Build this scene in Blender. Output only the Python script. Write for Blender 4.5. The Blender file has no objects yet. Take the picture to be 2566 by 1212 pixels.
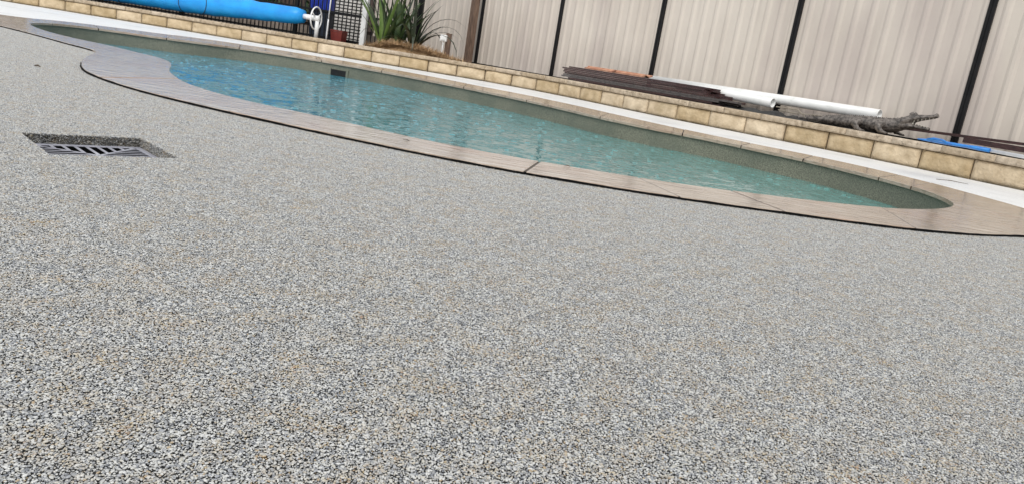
import bpy, bmesh, math, random
import numpy as np
from mathutils import Vector, Matrix, noise as mnoise

random.seed(7)
RNG = np.random.default_rng(7)
SC = bpy.context.scene
COL = SC.collection

# ------------------------------------------------------------------ camera
IMG_W, IMG_H, FPX = 2566, 1212, 1927.0
CAM_H = 0.38
PITCH, ROLL = math.radians(13.05), math.radians(9.15)
_up = Vector((0, math.sin(PITCH), math.cos(PITCH)))
FW = Vector((0, math.cos(PITCH), -math.sin(PITCH)))
_rt = Vector((1, 0, 0))
IR = _rt * math.cos(ROLL) + _up * math.sin(ROLL)
IU = -_rt * math.sin(ROLL) + _up * math.cos(ROLL)
CAM = Vector((0, 0, CAM_H))
cd = bpy.data.cameras.new('camera')
cam = bpy.data.objects.new('camera', cd)
COL.objects.link(cam)
m = Matrix.Identity(4)
for i in range(3):
    m[i][0], m[i][1], m[i][2], m[i][3] = IR[i], IU[i], -FW[i], CAM[i]
cam.matrix_world = m
cd.sensor_fit = 'HORIZONTAL'
cd.sensor_width = 36.0
cd.lens = 36.0 * FPX / IMG_W
cd.clip_start, cd.clip_end = 0.02, 2000
SC.camera = cam

# ------------------------------------------------------------------ sky, sun, exposure (rainy overcast)
SUN_EL, SUN_AZ = math.radians(48), math.radians(-178)
world = bpy.data.worlds.new('World')
SC.world = world
world.use_nodes = True
wn, wl = world.node_tree.nodes, world.node_tree.links
bg = wn['Background']
sky = wn.new('ShaderNodeTexSky')
sky.sky_type = 'NISHITA'
sky.sun_disc = False
sky.sun_elevation = SUN_EL
sky.sun_rotation = SUN_AZ
sky.air_density, sky.dust_density, sky.ozone_density = 1.0, 4.0, 1.0
hs = wn.new('ShaderNodeHueSaturation')
hs.inputs['Saturation'].default_value = 0.22
cloud = wn.new('ShaderNodeMix')
cloud.data_type = 'RGBA'
cloud.inputs['Factor'].default_value = 0.62
cloud.inputs['B'].default_value = (9.0, 9.3, 9.7, 1)      # even cloud layer
wl.new(sky.outputs['Color'], hs.inputs['Color'])
wl.new(hs.outputs['Color'], cloud.inputs['A'])
wl.new(cloud.outputs['Result'], bg.inputs['Color'])
bg.inputs['Strength'].default_value = 0.10
sd = bpy.data.lights.new('sun', 'SUN')
sd.energy, sd.angle, sd.color = 1.0, math.radians(35), (1.0, 0.97, 0.93)
sun = bpy.data.objects.new('sun', sd)
COL.objects.link(sun)
sdir = Vector((math.sin(SUN_AZ) * math.cos(SUN_EL), math.cos(SUN_AZ) * math.cos(SUN_EL), math.sin(SUN_EL)))
sun.rotation_euler = sdir.to_track_quat('Z', 'Y').to_euler()
sun.location = sdir * 30
SC.view_settings.view_transform = 'Standard'
SC.view_settings.look = 'None'
SC.view_settings.gamma = 1
SC.view_settings.use_curve_mapping = False
SC.view_settings.exposure = 0.46

# ------------------------------------------------------------------ photo pixel -> place
def ray(x, y):
    return FW * FPX + IR * (x - IMG_W / 2) - IU * (y - IMG_H / 2)

def P(x, y, z=0.0):
    """where the sight line through a photo pixel meets the level z"""
    d = ray(x, y)
    return CAM + d * ((z - CAM_H) / d.z)

FA, FB = Vector((-1.154, 14.183)), Vector((1.355, -1.5516))      # sheet fence line: FA + t*FB, one post per t
FD = FB.normalized()
FN = Vector((FD.y, -FD.x))
if FN.y > 0: FN = -FN                                            # towards the pool
LA, LD = Vector((-3.2, 12.9)), Vector((-0.976, 0.21)).normalized()   # far-left run of the garden wall
LN = Vector((-LD.y, LD.x))
if LN.y < 0: LN = -LN                                            # away from the pool

def _plane(x, y, o, n):
    d = ray(x, y)
    c2 = Vector((CAM.x, CAM.y))
    t = (o - c2).dot(n) / Vector((d.x, d.y)).dot(n)
    return CAM + d * t

def F(x, y, off):
    """pixel -> upright plane standing 'off' metres in front of the sheet fence"""
    return _plane(x, y, FA + FN * off, FN)

def G(x, y, off):
    """pixel -> upright plane 'off' metres behind the face of the far-left garden wall"""
    return _plane(x, y, LA + LN * off, LN)

# ------------------------------------------------------------------ materials
def srgb(r, g, b):
    f = lambda c: (c / 255) / 12.92 if c / 255 <= 0.04045 else ((c / 255 + 0.055) / 1.055) ** 2.4
    return (f(r), f(g), f(b), 1)

def mat(name, c1, c2=None, rough=0.6, scale=20, detail=6, bump=0.0, bscale=None, spec=0.5, metal=0.0, stretch=None, contrast=(0.35, 0.65), coat=0.0, coat_rough=.12):
    """procedural: two colours mixed by world-space noise, with noise bump"""
    ma = bpy.data.materials.new(name)
    ma.use_nodes = True
    n, l = ma.node_tree.nodes, ma.node_tree.links
    b = n['Principled BSDF']
    b.inputs['Roughness'].default_value = rough
    b.inputs['Specular IOR Level'].default_value = spec
    b.inputs['Metallic'].default_value = metal
    b.inputs['Coat Weight'].default_value = coat
    b.inputs['Coat Roughness'].default_value = coat_rough
    geo = n.new('ShaderNodeNewGeometry')
    src = geo.outputs['Position']
    if stretch:
        mp = n.new('ShaderNodeMapping')
        mp.inputs['Scale'].default_value = stretch[:3]
        if len(stretch) > 3: mp.inputs['Rotation'].default_value = (0, 0, stretch[3])
        mp.vector_type = 'TEXTURE' if False else 'POINT'
        l.new(src, mp.inputs['Vector']); src = mp.outputs['Vector']
    if c2 is not None:
        no = n.new('ShaderNodeTexNoise')
        no.inputs['Scale'].default_value = scale
        no.inputs['Detail'].default_value = detail
        l.new(src, no.inputs['Vector'])
        rp = n.new('ShaderNodeValToRGB')
        rp.color_ramp.elements[0].position, rp.color_ramp.elements[1].position = contrast
        rp.color_ramp.elements[0].color, rp.color_ramp.elements[1].color = c1, c2
        l.new(no.outputs['Fac'], rp.inputs['Fac'])
        l.new(rp.outputs['Color'], b.inputs['Base Color'])
    else:
        b.inputs['Base Color'].default_value = c1
    if bump:
        nb = n.new('ShaderNodeTexNoise')
        nb.inputs['Scale'].default_value = bscale or scale * 3
        nb.inputs['Detail'].default_value = 8
        l.new(src, nb.inputs['Vector'])
        bp = n.new('ShaderNodeBump')
        bp.inputs['Strength'].default_value = 1.0
        bp.inputs['Distance'].default_value = bump
        l.new(nb.outputs['Fac'], bp.inputs['Height'])
        l.new(bp.outputs['Normal'], b.inputs['Normal'])
        l.new(bp.outputs['Normal'], b.inputs['Coat Normal'])
    return ma

def rgb(r, g, b): return (r, g, b, 1)

def add_layer(ma, color, scale, lo, hi, amount=1.0, stretch=None):
    """lay a second stain colour over a material's base colour"""
    n, l = ma.node_tree.nodes, ma.node_tree.links
    b = n['Principled BSDF']
    geo = n.new('ShaderNodeNewGeometry'); src = geo.outputs['Position']
    if stretch:
        mp = n.new('ShaderNodeMapping'); mp.inputs['Scale'].default_value = stretch
        l.new(src, mp.inputs['Vector']); src = mp.outputs['Vector']
    no = n.new('ShaderNodeTexNoise'); no.inputs['Scale'].default_value = scale; no.inputs['Detail'].default_value = 5
    l.new(src, no.inputs['Vector'])
    mr = n.new('ShaderNodeMapRange')
    mr.inputs['From Min'].default_value, mr.inputs['From Max'].default_value = lo, hi
    mr.inputs['To Max'].default_value = amount
    l.new(no.outputs['Fac'], mr.inputs['Value'])
    mx = n.new('ShaderNodeMix'); mx.data_type = 'RGBA'
    l.new(mr.outputs['Result'], mx.inputs['Factor'])
    old = b.inputs['Base Color']
    if old.is_linked: l.new(old.links[0].from_socket, mx.inputs['A'])
    else: mx.inputs['A'].default_value = old.default_value
    mx.inputs['B'].default_value = color
    l.new(mx.outputs['Result'], old)
    return ma

M = {}
def vary(ma, lo, hi):
    """each block a little lighter or darker than the next"""
    n, l = ma.node_tree.nodes, ma.node_tree.links
    b = n['Principled BSDF']
    oi = n.new('ShaderNodeObjectInfo'); mr = n.new('ShaderNodeMapRange')
    mr.inputs['To Min'].default_value, mr.inputs['To Max'].default_value = lo, hi
    l.new(oi.outputs['Random'], mr.inputs['Value'])
    hv = n.new('ShaderNodeHueSaturation')
    l.new(mr.outputs['Result'], hv.inputs['Value'])
    mr2 = n.new('ShaderNodeMapRange'); mr2.inputs['To Min'].default_value, mr2.inputs['To Max'].default_value = 1.12, .85
    l.new(oi.outputs['Random'], mr2.inputs['Value']); l.new(mr2.outputs['Result'], hv.inputs['Saturation'])
    l.new(b.inputs['Base Color'].links[0].from_socket, hv.inputs['Color']); l.new(hv.outputs['Color'], b.inputs['Base Color'])

M['soil'] = mat('soil', rgb(.035, .024, .016), rgb(.09, .06, .038), .9, 30, bump=.01, bscale=40)
M['earth'] = mat('earth', rgb(.10, .085, .06), rgb(.16, .13, .09), .95, 3)
M['deck'] = mat('deck_base', rgb(.02, .02, .02), rgb(.07, .07, .068), .7, 260, bump=.002, bscale=300)  # near-black colour paints in the shade of gaps between the pebbles
M['path'] = mat('path_sheen_pale', rgb(.66, .66, .64), rgb(.80, .80, .79), .42, 60, bump=.0012, bscale=220)  # near-white base paints in the sheen of wet paving seen at low angles
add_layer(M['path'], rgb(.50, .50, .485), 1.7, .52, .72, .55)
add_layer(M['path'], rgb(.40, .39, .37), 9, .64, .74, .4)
M['coping'] = mat('coping_stone', rgb(.27, .19, .125), rgb(.54, .45, .355), .34, 5, detail=8, bump=.0035, bscale=6, contrast=(.22, .80), stretch=(1.8, 4.0, 30, .12), coat=1.0, coat_rough=.12)
add_layer(M['coping'], rgb(.37, .20, .12), 2.2, .5, .7, .55)
add_layer(M['coping'], rgb(.13, .085, .055), 4, .58, .74, .75, (1, 6, 1))
M['joint_foam'] = mat('black_foam', rgb(.004, .004, .004), rgb(.010, .010, .010), .9, 80, bump=.002, spec=.1)
M['grout'] = mat('grout', rgb(.05, .038, .028), rgb(.09, .07, .052), .8, 80)
M['pebblecrete'] = mat('pebblecrete', rgb(.10, .105, .075), rgb(.27, .265, .20), .5, 130, detail=3, bump=.002, bscale=200)
add_layer(M['pebblecrete'], rgb(.09, .11, .085), 3, .45, .7, .5)
M['floor'] = mat('pool_floor', rgb(.10, .25, .28), rgb(.16, .33, .35), .6, 5)
M['block'] = mat('block_face', rgb(.43, .325, .195), rgb(.60, .475, .31), .75, 9, bump=.014, bscale=38)
add_layer(M['block'], rgb(.28, .215, .11), 2.3, .55, .72, .55)
add_layer(M['block'], rgb(.16, .11, .06), 45, .66, .78, .35)
M['cap'] = mat('cap_face', rgb(.36, .28, .19), rgb(.54, .44, .32), .7, 18, bump=.012, bscale=60)
add_layer(M['cap'], rgb(.10, .075, .05), 38, .58, .72, .7)
vary(M['block'], .86, 1.14); vary(M['cap'], .84, 1.12)
M['sheet'] = mat('sheet_beige', rgb(.58, .515, .445), rgb(.65, .585, .51), .42, 1.2, bump=.0006, bscale=5)
add_layer(M['sheet'], rgb(.44, .37, .345), 1.6, .5, .68, .5, (1, 1, .25))
add_layer(M['sheet'], rgb(.36, .31, .27), 1.0, .56, .80, .45, (9, 9, .5))
M['post'] = mat('post_black', rgb(.004, .004, .005), rgb(.009, .008, .008), .42, 12, bump=.0004, spec=.25)
M['picket'] = mat('picket_black', rgb(.005, .005, .006), rgb(.009, .009, .009), .4, 25, spec=.25)
M['blue'] = mat('cover_blue', rgb(.004, .24, .66), rgb(.006, .33, .78), .42, 3, bump=.010, bscale=8)
M['white'] = mat('white_plastic', rgb(.74, .74, .72), rgb(.82, .82, .81), .35, 9, coat=.2)
M['pvc'] = mat('pvc_white', rgb(.72, .73, .71), rgb(.82, .82, .80), .33, 6, bump=.0005, bscale=10)
add_layer(M['pvc'], rgb(.35, .34, .28), 9, .62, .8, .5, (1, 1, 3))
M['board'] = mat('board_dark', rgb(.020, .009, .009), rgb(.075, .032, .030), .45, 10, bump=.002, bscale=60, stretch=(2, 2, 14))
M['board_grey'] = mat('board_grey', rgb(.035, .032, .032), rgb(.12, .105, .10), .55, 10, bump=.002, bscale=60, stretch=(2, 2, 14))
M['terracotta'] = mat('terracotta', rgb(.36, .15, .085), rgb(.54, .29, .18), .7, 14, bump=.002)
M['croc'] = mat('croc_stone', rgb(.028, .024, .021), rgb(.20, .175, .155), .5, 34, detail=8, bump=.006, bscale=90)
M['tooth'] = mat('tooth', rgb(.5, .47, .40), None, .5)
M['tool_blue'] = mat('tool_blue', rgb(.01, .15, .50), rgb(.015, .22, .60), .35, 30)
M['alu'] = mat('pole_white', rgb(.70, .71, .72), rgb(.80, .80, .80), .3, 20)
M['bin'] = mat('bin_slate', rgb(.018, .027, .045), rgb(.03, .04, .06), .5, 10)
M['crate'] = mat('crate_blue', rgb(.012, .035, .36), rgb(.02, .06, .46), .4, 9)
M['maroon'] = mat('pot_maroon', rgb(.13, .018, .014), rgb(.19, .03, .022), .45, 12)
M['slat'] = mat('slat_white', rgb(.66, .63, .58), rgb(.76, .73, .69), .6, 12)
M['timber'] = mat('timber_brown', rgb(.09, .055, .038), rgb(.20, .13, .09), .75, 9, bump=.003, bscale=40, stretch=(6, 6, .7))
M['paling'] = mat('paling_dark', rgb(.035, .026, .022), rgb(.09, .06, .05), .85, 9, stretch=(6, 6, .7))
M['sleeper'] = mat('sleeper', rgb(.22, .18, .145), rgb(.34, .285, .24), .85, 10, bump=.003)
M['leaf'] = mat('strap_leaf', rgb(.025, .055, .018), rgb(.075, .11, .04), .38, 9)
M['leaf_dark'] = mat('strap_leaf_dark', rgb(.012, .022, .010), rgb(.035, .045, .022), .38, 9)
M['leaf_lime'] = mat('strap_leaf_lime', rgb(.09, .17, .035), rgb(.16, .24, .06), .4, 9)
M['shrub'] = mat('shrub_leaf', rgb(.012, .035, .010), rgb(.05, .10, .025), .5, 14)
M['stem'] = mat('stem', rgb(.06, .045, .03), rgb(.11, .08, .055), .85, 20)
M['dry'] = mat('dry_grass', rgb(.30, .17, .08), rgb(.56, .40, .23), .8, 22)
M['twig'] = mat('twig', rgb(.05, .035, .025), rgb(.12, .09, .06), .85, 40)
M['twig_pale'] = mat('twig_pale', rgb(.22, .19, .15), rgb(.34, .30, .24), .85, 40)
M['grate'] = mat('grate_grey', rgb(.26, .26, .30), rgb(.36, .36, .40), .32, 30)
add_layer(M['grate'], rgb(.50, .51, .55), 11, .58, .68, .8)
M['dark'] = mat('sump', rgb(.006, .006, .008), rgb(.012, .012, .012), .9, 20)
M['cloth'] = mat('weed_mat', rgb(.010, .011, .011), rgb(.03, .03, .03), .55, 25, bump=.004, bscale=30)

def water_mat():
    ma = bpy.data.materials.new('pool_water')
    ma.use_nodes = True
    n, l = ma.node_tree.nodes, ma.node_tree.links
    b = n['Principled BSDF']
    b.inputs['Roughness'].default_value = .05
    b.inputs['IOR'].default_value = 1.333
    geo = n.new('ShaderNodeNewGeometry')
    # bluer towards the left end, greener towards the right
    sp = n.new('ShaderNodeSeparateXYZ'); l.new(geo.outputs['Position'], sp.inputs['Vector'])
    dp = n.new('ShaderNodeMapRange'); dp.interpolation_type = 'SMOOTHSTEP'
    dp.inputs['From Min'].default_value, dp.inputs['From Max'].default_value = -3.5, 2.0
    l.new(sp.outputs['X'], dp.inputs['Value'])
    dm = n.new('ShaderNodeMix'); dm.data_type = 'RGBA'
    dm.inputs['A'].default_value = (.05, .235, .31, 1); dm.inputs['B'].default_value = (.11, .265, .24, 1)
    l.new(dp.outputs['Result'], dm.inputs['Factor']); l.new(dm.outputs['Result'], b.inputs['Base Color'])
    def math_(op, a, bb=None):
        x = n.new('ShaderNodeMath'); x.operation = op
        for i, v in enumerate((a, bb)):
            if v is None: continue
            if isinstance(v, (int, float)): x.inputs[i].default_value = v
            else: l.new(v, x.inputs[i])
        return x.outputs[0]
    total = None
    # rings spreading from raindrops: two sizes of cells, each with its own age
    for sc, amp, k in ((7.0, .0034, 1.0), (12.0, .0026, 1.3), (4.0, .0034, .8)):
        v = n.new('ShaderNodeTexVoronoi')
        v.voronoi_dimensions = '2D'
        v.inputs['Scale'].default_value = sc
        mp = n.new('ShaderNodeMapping'); mp.inputs['Location'].default_value = (sc, sc * .7, 0)
        l.new(geo.outputs['Position'], mp.inputs['Vector'])
        l.new(mp.outputs['Vector'], v.inputs['Vector'])
        sep = n.new('ShaderNodeSeparateColor'); l.new(v.outputs['Color'], sep.inputs['Color'])
        rad = math_('MULTIPLY', sep.outputs['Red'], .42)
        d = math_('SUBTRACT', v.outputs['Distance'], rad)
        g = math_('EXPONENT', math_('MULTIPLY', math_('MULTIPLY', d, d), -90.0))
        w = math_('COSINE', math_('MULTIPLY', d, 34.0 * k))
        on = math_('GREATER_THAN', sep.outputs['Green'], .35)
        t = math_('MULTIPLY', math_('MULTIPLY', math_('MULTIPLY', g, w), on), amp)
        total = t if total is None else math_('ADD', total, t)
    for sc, amp in ((2.2, .006), (7, .0032), (18, .0020)):
        no = n.new('ShaderNodeTexNoise'); no.inputs['Scale'].default_value = sc; no.inputs['Detail'].default_value = 3
        l.new(geo.outputs['Position'], no.inputs['Vector'])
        total = math_('ADD', total, math_('MULTIPLY', no.outputs['Fac'], amp))
    bp = n.new('ShaderNodeBump')
    bp.inputs['Strength'].default_value = 1.0
    bp.inputs['Distance'].default_value = 1.0
    l.new(total, bp.inputs['Height'])
    l.new(bp.outputs['Normal'], b.inputs['Normal'])
    return ma
M['water'] = water_mat()

def pebble_mat():
    ma = bpy.data.materials.new('pebbles')
    ma.use_nodes = True
    n, l = ma.node_tree.nodes, ma.node_tree.links
    b = n['Principled BSDF']
    b.inputs['Roughness'].default_value = .36
    b.inputs['Specular IOR Level'].default_value = .5
    b.inputs['Coat Weight'].default_value = 1.0
    b.inputs['Coat IOR'].default_value = 1.6
    b.inputs['Coat Roughness'].default_value = .16
    at = n.new('ShaderNodeAttribute'); at.attribute_name = 'tint'
    oi = n.new('ShaderNodeObjectInfo')
    ad = n.new('ShaderNodeMath'); ad.operation = 'ADD'
    l.new(at.outputs['Fac'], ad.inputs[0]); l.new(oi.outputs['Random'], ad.inputs[1])
    fr = n.new('ShaderNodeMath'); fr.operation = 'FRACT'; l.new(ad.outputs[0], fr.inputs[0])
    def ramp(stops):
        r = n.new('ShaderNodeValToRGB'); r.color_ramp.interpolation = 'CONSTANT'
        e = r.color_ramp.elements
        while len(e) < len(stops): e.new(.5)
        for i, (p, c) in enumerate(stops):
            e[i].position = p; e[i].color = (*c, 1)
        l.new(fr.outputs[0], r.inputs['Fac'])
        return r.outputs['Color']
    grey = ramp([(0, (.60, .60, .585)), (.16, (.45, .455, .45)), (.28, (.26, .27, .285)), (.42, (.55, .545, .515)), (.54, (.13, .14, .16)), (.66, (.62, .62, .61)), (.80, (.31, .32, .345)), (.91, (.47, .455, .40)), (.965, (.40, .31, .18))])
    warm = ramp([(0, (.56, .54, .50)), (.15, (.46, .36, .22)), (.30, (.36, .35, .34)), (.42, (.44, .31, .11)), (.52, (.60, .58, .53)), (.64, (.24, .24, .25)), (.74, (.50, .41, .29)), (.85, (.47, .46, .44)), (.94, (.30, .17, .09))])
    geo = n.new('ShaderNodeNewGeometry')
    no = n.new('ShaderNodeTexNoise'); no.inputs['Scale'].default_value = 16; no.inputs['Detail'].default_value = 6; no.inputs['Roughness'].default_value = .7
    l.new(geo.outputs['Position'], no.inputs['Vector'])
    mr = n.new('ShaderNodeMapRange')
    mr.inputs['From Min'].default_value, mr.inputs['From Max'].default_value = .45, .70
    l.new(no.outputs['Fac'], mr.inputs['Value'])
    mx = n.new('ShaderNodeMix'); mx.data_type = 'RGBA'
    l.new(mr.outputs['Result'], mx.inputs['Factor']); l.new(grey, mx.inputs['A']); l.new(warm, mx.inputs['B'])
    sc_ = n.new('ShaderNodeMix'); sc_.data_type = 'RGBA'; sc_.blend_type = 'MULTIPLY'; sc_.inputs['Factor'].default_value = 1
    sc_.inputs['B'].default_value = (.87, .865, .84, 1)      # wet stone is darker than dry
    l.new(mx.outputs['Result'], sc_.inputs['A'])
    l.new(sc_.outputs['Result'], b.inputs['Base Color'])
    return ma
M['pebble'] = pebble_mat()

# ------------------------------------------------------------------ mesh helpers
def mesh(name, verts, faces, ma, smooth=False):
    me = bpy.data.meshes.new(name)
    me.from_pydata([tuple(v) for v in verts], [], [tuple(f) for f in faces])
    me.materials.append(M[ma] if isinstance(ma, str) else ma)
    if smooth:
        me.polygons.foreach_set('use_smooth', [True] * len(me.polygons))
    me.update()
    return me

def link(name, me, parent=None, loc=(0, 0, 0), rot=(0, 0, 0)):
    o = bpy.data.objects.new(name, me)
    COL.objects.link(o)
    o.location, o.rotation_euler = loc, rot
    if parent: o.parent = parent
    return o

def tag(o, label=None, cat=None, group=None, kind=None):
    if label: o['label'] = label
    if cat: o['category'] = cat
    if group: o['group'] = group
    if kind: o['kind'] = kind
    return o

def root(name, loc, label, cat, group=None):
    o = bpy.data.objects.new(name, None)
    COL.objects.link(o)
    o.location = loc
    o.empty_display_size = .1
    return tag(o, label, cat, group)

class MB:
    """collects shapes in world coordinates, builds one mesh object"""
    def __init__(s): s.v, s.f = [], []
    def add(s, v, f):
        k = len(s.v)
        s.v += [Vector(x) for x in v]
        s.f += [tuple(i + k for i in q) for q in f]
        return s
    def box(s, o, ax, ay, az):
        """o = corner, ax ay az = edge vectors"""
        o, ax, ay, az = Vector(o), Vector(ax), Vector(ay), Vector(az)
        v = [o, o + ax, o + ax + ay, o + ay]
        v += [p + az for p in v]
        return s.add(v, [(3, 2, 1, 0), (4, 5, 6, 7), (0, 1, 5, 4), (1, 2, 6, 5), (2, 3, 7, 6), (3, 0, 4, 7)])
    def cbox(s, c, d, n, L, W, z0, z1):
        """centred box: length L along d, width W along n (2D dirs), from z0 to z1"""
        d, n = Vector((d[0], d[1], 0)), Vector((n[0], n[1], 0))
        o = Vector((c[0], c[1], z0)) - d * L / 2 - n * W / 2
        return s.box(o, d * L, n * W, (0, 0, z1 - z0))
    def tube(s, pts, rad, seg=10, caps=True, flat=None):
        pts = [Vector(p) for p in pts]
        rads = rad if hasattr(rad, '__len__') else [rad] * len(pts)
        rings, ref = [], None
        for i, p in enumerate(pts):
            t = (pts[min(i + 1, len(pts) - 1)] - pts[max(i - 1, 0)]).normalized()
            if ref is None:
                ref = Vector((0, 0, 1)) if abs(t.z) < .9 else Vector((1, 0, 0))
            a = (ref - t * ref.dot(t)).normalized(); bq = t.cross(a)
            ref = a
            r = rads[i]
            ra, rb = (r if not hasattr(r, '__len__') else r[0]), (r if not hasattr(r, '__len__') else r[1])
            rings.append([p + a * ra * math.cos(2 * math.pi * k / seg) + bq * rb * math.sin(2 * math.pi * k / seg) for k in range(seg)])
        v = [q for r in rings for q in r]
        f = []
        for i in range(len(rings) - 1):
            for k in range(seg):
                k2 = (k + 1) % seg
                f.append((i * seg + k, i * seg + k2, (i + 1) * seg + k2, (i + 1) * seg + k))
        if caps:
            f.append(tuple(reversed(range(seg))))
            f.append(tuple((len(rings) - 1) * seg + k for k in range(seg)))
        return s.add(v, f)
    def prism(s, poly, z0, z1):
        n = len(poly)
        v = [(p[0], p[1], z0) for p in poly] + [(p[0], p[1], z1) for p in poly]
        f = [tuple(reversed(range(n))), tuple(range(n, 2 * n))]
        f += [(i, (i + 1) % n, n + (i + 1) % n, n + i) for i in range(n)]
        return s.add(v, f)
    def build(s, name, ma, parent=None, smooth=False, off=None):
        o = off if off is not None else (world_loc(parent) if parent else Vector((0, 0, 0)))
        return link(name, mesh(name, [v - o for v in s.v], s.f, ma, smooth), parent)
    def thing(s, name, ma, label, cat, group=None, smooth=False):
        """a one-mesh thing with its origin at its base"""
        lo = Vector((sum(v.x for v in s.v) / len(s.v), sum(v.y for v in s.v) / len(s.v), min(v.z for v in s.v)))
        o = link(name, mesh(name, [v - lo for v in s.v], s.f, ma, smooth), None, lo)
        return tag(o, label, cat, group)

def world_loc(o):
    p = Vector((0, 0, 0))
    while o: p += o.location; o = o.parent
    return p

def bevel(o, w, seg=1):
    md = o.modifiers.new('bevel', 'BEVEL'); md.width = w; md.segments = seg; md.limit_method = 'ANGLE'
    return o

def catmull(pts, n=6, closed=False):
    out = []
    N = len(pts)
    rng = range(N) if closed else range(N - 1)
    for i in rng:
        g = (lambda k: pts[k % N]) if closed else (lambda k: pts[max(0, min(N - 1, k))])
        p0, p1, p2, p3 = g(i - 1), g(i), g(i + 1), g(i + 2)
        for j in range(n):
            t = j / n
            out.append(p1 * .5 * 2 * .5 * 2 * .5 + (p2 - p0) * .5 * t + (p0 * 2 - p1 * 5 + p2 * 4 - p3) * .5 * t * t + (p1 * 3 - p0 - p2 * 3 + p3) * .5 * t ** 3 + p1 * 0 if False else
                       ((p1 * 2) + (p2 - p0) * t + (p0 * 2 - p1 * 5 + p2 * 4 - p3) * t * t + (p1 * 3 - p0 - p2 * 3 + p3) * t ** 3) * .5)
    if not closed: out.append(pts[-1])
    return out

def resample(pts, step, closed=False):
    q = pts + [pts[0]] if closed else pts
    L = [0]
    for a, b in zip(q, q[1:]): L.append(L[-1] + (b - a).length)
    n = max(2, round(L[-1] / step))
    out, j = [], 0
    for i in range(n if closed else n + 1):
        s = L[-1] * i / n
        while j < len(L) - 2 and L[j + 1] < s: j += 1
        t = (s - L[j]) / max(1e-9, L[j + 1] - L[j])
        out.append(q[j].lerp(q[j + 1], t))
    return out

def relax(pts, it, closed=False):
    for _ in range(it):
        N = len(pts)
        new = list(pts)
        for i in (range(N) if closed else range(1, N - 1)):
            new[i] = pts[i] * .5 + (pts[(i - 1) % N] + pts[(i + 1) % N]) * .25
        pts = new
    return pts

def inside(poly, x, y):
    c = False
    n = len(poly)
    j = n - 1
    for i in range(n):
        a, b = poly[i], poly[j]
        if (a[1] > y) != (b[1] > y) and x < (b[0] - a[0]) * (y - a[1]) / (b[1] - a[1]) + a[0]: c = not c
        j = i
    return c

def inside_np(poly, X, Y):
    c = np.zeros(X.shape, bool)
    j = len(poly) - 1
    for i in range(len(poly)):
        (ax, ay), (bx, by) = poly[i][:2], poly[j][:2]
        if ay != by:
            k = ((ay > Y) != (by > Y)) & (X < (bx - ax) * (Y - ay) / (by - ay) + ax)
            c ^= k
        j = i
    return c

def area(poly): return sum(a[0] * b[1] - b[0] * a[1] for a, b in zip(poly, poly[1:] + poly[:1])) / 2

def grow(poly, d):
    """offset a closed polygon outwards by d"""
    s = 1 if area(poly) > 0 else -1
    N = len(poly); out = []
    for i in range(N):
        t = (poly[(i + 1) % N] - poly[i - 1]).normalized()
        out.append(poly[i] + Vector((t.y, -t.x)) * d * s)
    return out

def sheet(name, outer, holes, z, ma, kind='structure'):
    bm = bmesh.new()
    es = []
    for lp in [outer] + holes:
        vs = [bm.verts.new((p[0], p[1], z)) for p in lp]
        es += [bm.edges.new((vs[i], vs[(i + 1) % len(vs)])) for i in range(len(vs))]
    bmesh.ops.triangle_fill(bm, use_beauty=True, use_dissolve=False, edges=es)
    for f in bm.faces:
        f.normal_update()
        if f.normal.z < 0: f.normal_flip()
    me = bpy.data.meshes.new(name); bm.to_mesh(me); bm.free()
    me.materials.append(M[ma])
    o = link(name, me)
    if kind: o['kind'] = kind
    return o

v2 = lambda p: Vector((p[0], p[1]))

# ------------------------------------------------------------------ outlines on the ground
COP_Z = .011
NI = [(75, 61), (105, 75), (174.6, 93.5), (245, 108), (301.6, 121), (362, 136), (409, 147.6), (430, 160), (424, 173), (426, 182), (447.6, 198), (480, 213.5), (565, 239), (626, 254), (700, 270), (800, 292), (895.5, 313), (991, 335), (1056, 350), (1182, 374), (1291, 394), (1365, 407), (1500, 429), (1600, 445), (1700, 459), (1800, 473), (1906, 487), (2015.5, 500), (2131, 513), (2226, 521), (2304, 524), (2362, 522), (2388, 517)]
FI = [(2395, 512), (2388, 506), (2362, 492.6), (2293, 468), (2210, 446), (2131, 426), (2023, 400), (1900, 374), (1780, 348), (1640, 321), (1509, 294), (1397, 268), (1240, 234), (1080, 202), (960, 179), (830, 156), (700, 135), (600, 120), (500, 107), (420, 96), (320, 82), (250, 72), (175, 63), (130, 59), (90, 57.5)]
NO = [(0, 64), (92, 87), (175, 110), (232, 124), (241, 132), (224, 139), (207, 150), (207, 171), (249, 192), (349, 224), (499, 261), (640, 293), (800, 328), (1035, 377), (1182, 406), (1332, 433), (1500, 461), (1700, 492), (1900, 520), (1978, 530), (2090, 546), (2264, 568), (2449, 584), (2566, 587)]
FO = [(2566, 521.5), (2437, 486), (2333, 458), (2189, 423), (2044, 391.5), (1900, 363), (1720, 326), (1574, 294), (1449, 266), (1325, 240), (1200, 216), (1099, 196), (974, 173), (849, 151), (725, 130), (600, 111), (500, 97), (390, 83), (292, 70), (175, 56), (78, 46.5), (0, 37)]
px = lambda L, z=COP_Z: [v2(P(x, y, z)) for x, y in L]
inner = relax(resample(catmull(px(NI + FI), 6, True), .08, True), 6, True)
o_near = [Vector((-6.05, 7.75)), Vector((-5.5, 7.1))] + px(NO)
o_far = [Vector((2.55, 3.5)), Vector((2.85, 3.95))] + px(FO) + [Vector((-6.15, 8.2))]
outer = relax(resample(catmull(o_near + o_far, 6, True), .08, True), 4, True)
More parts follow.
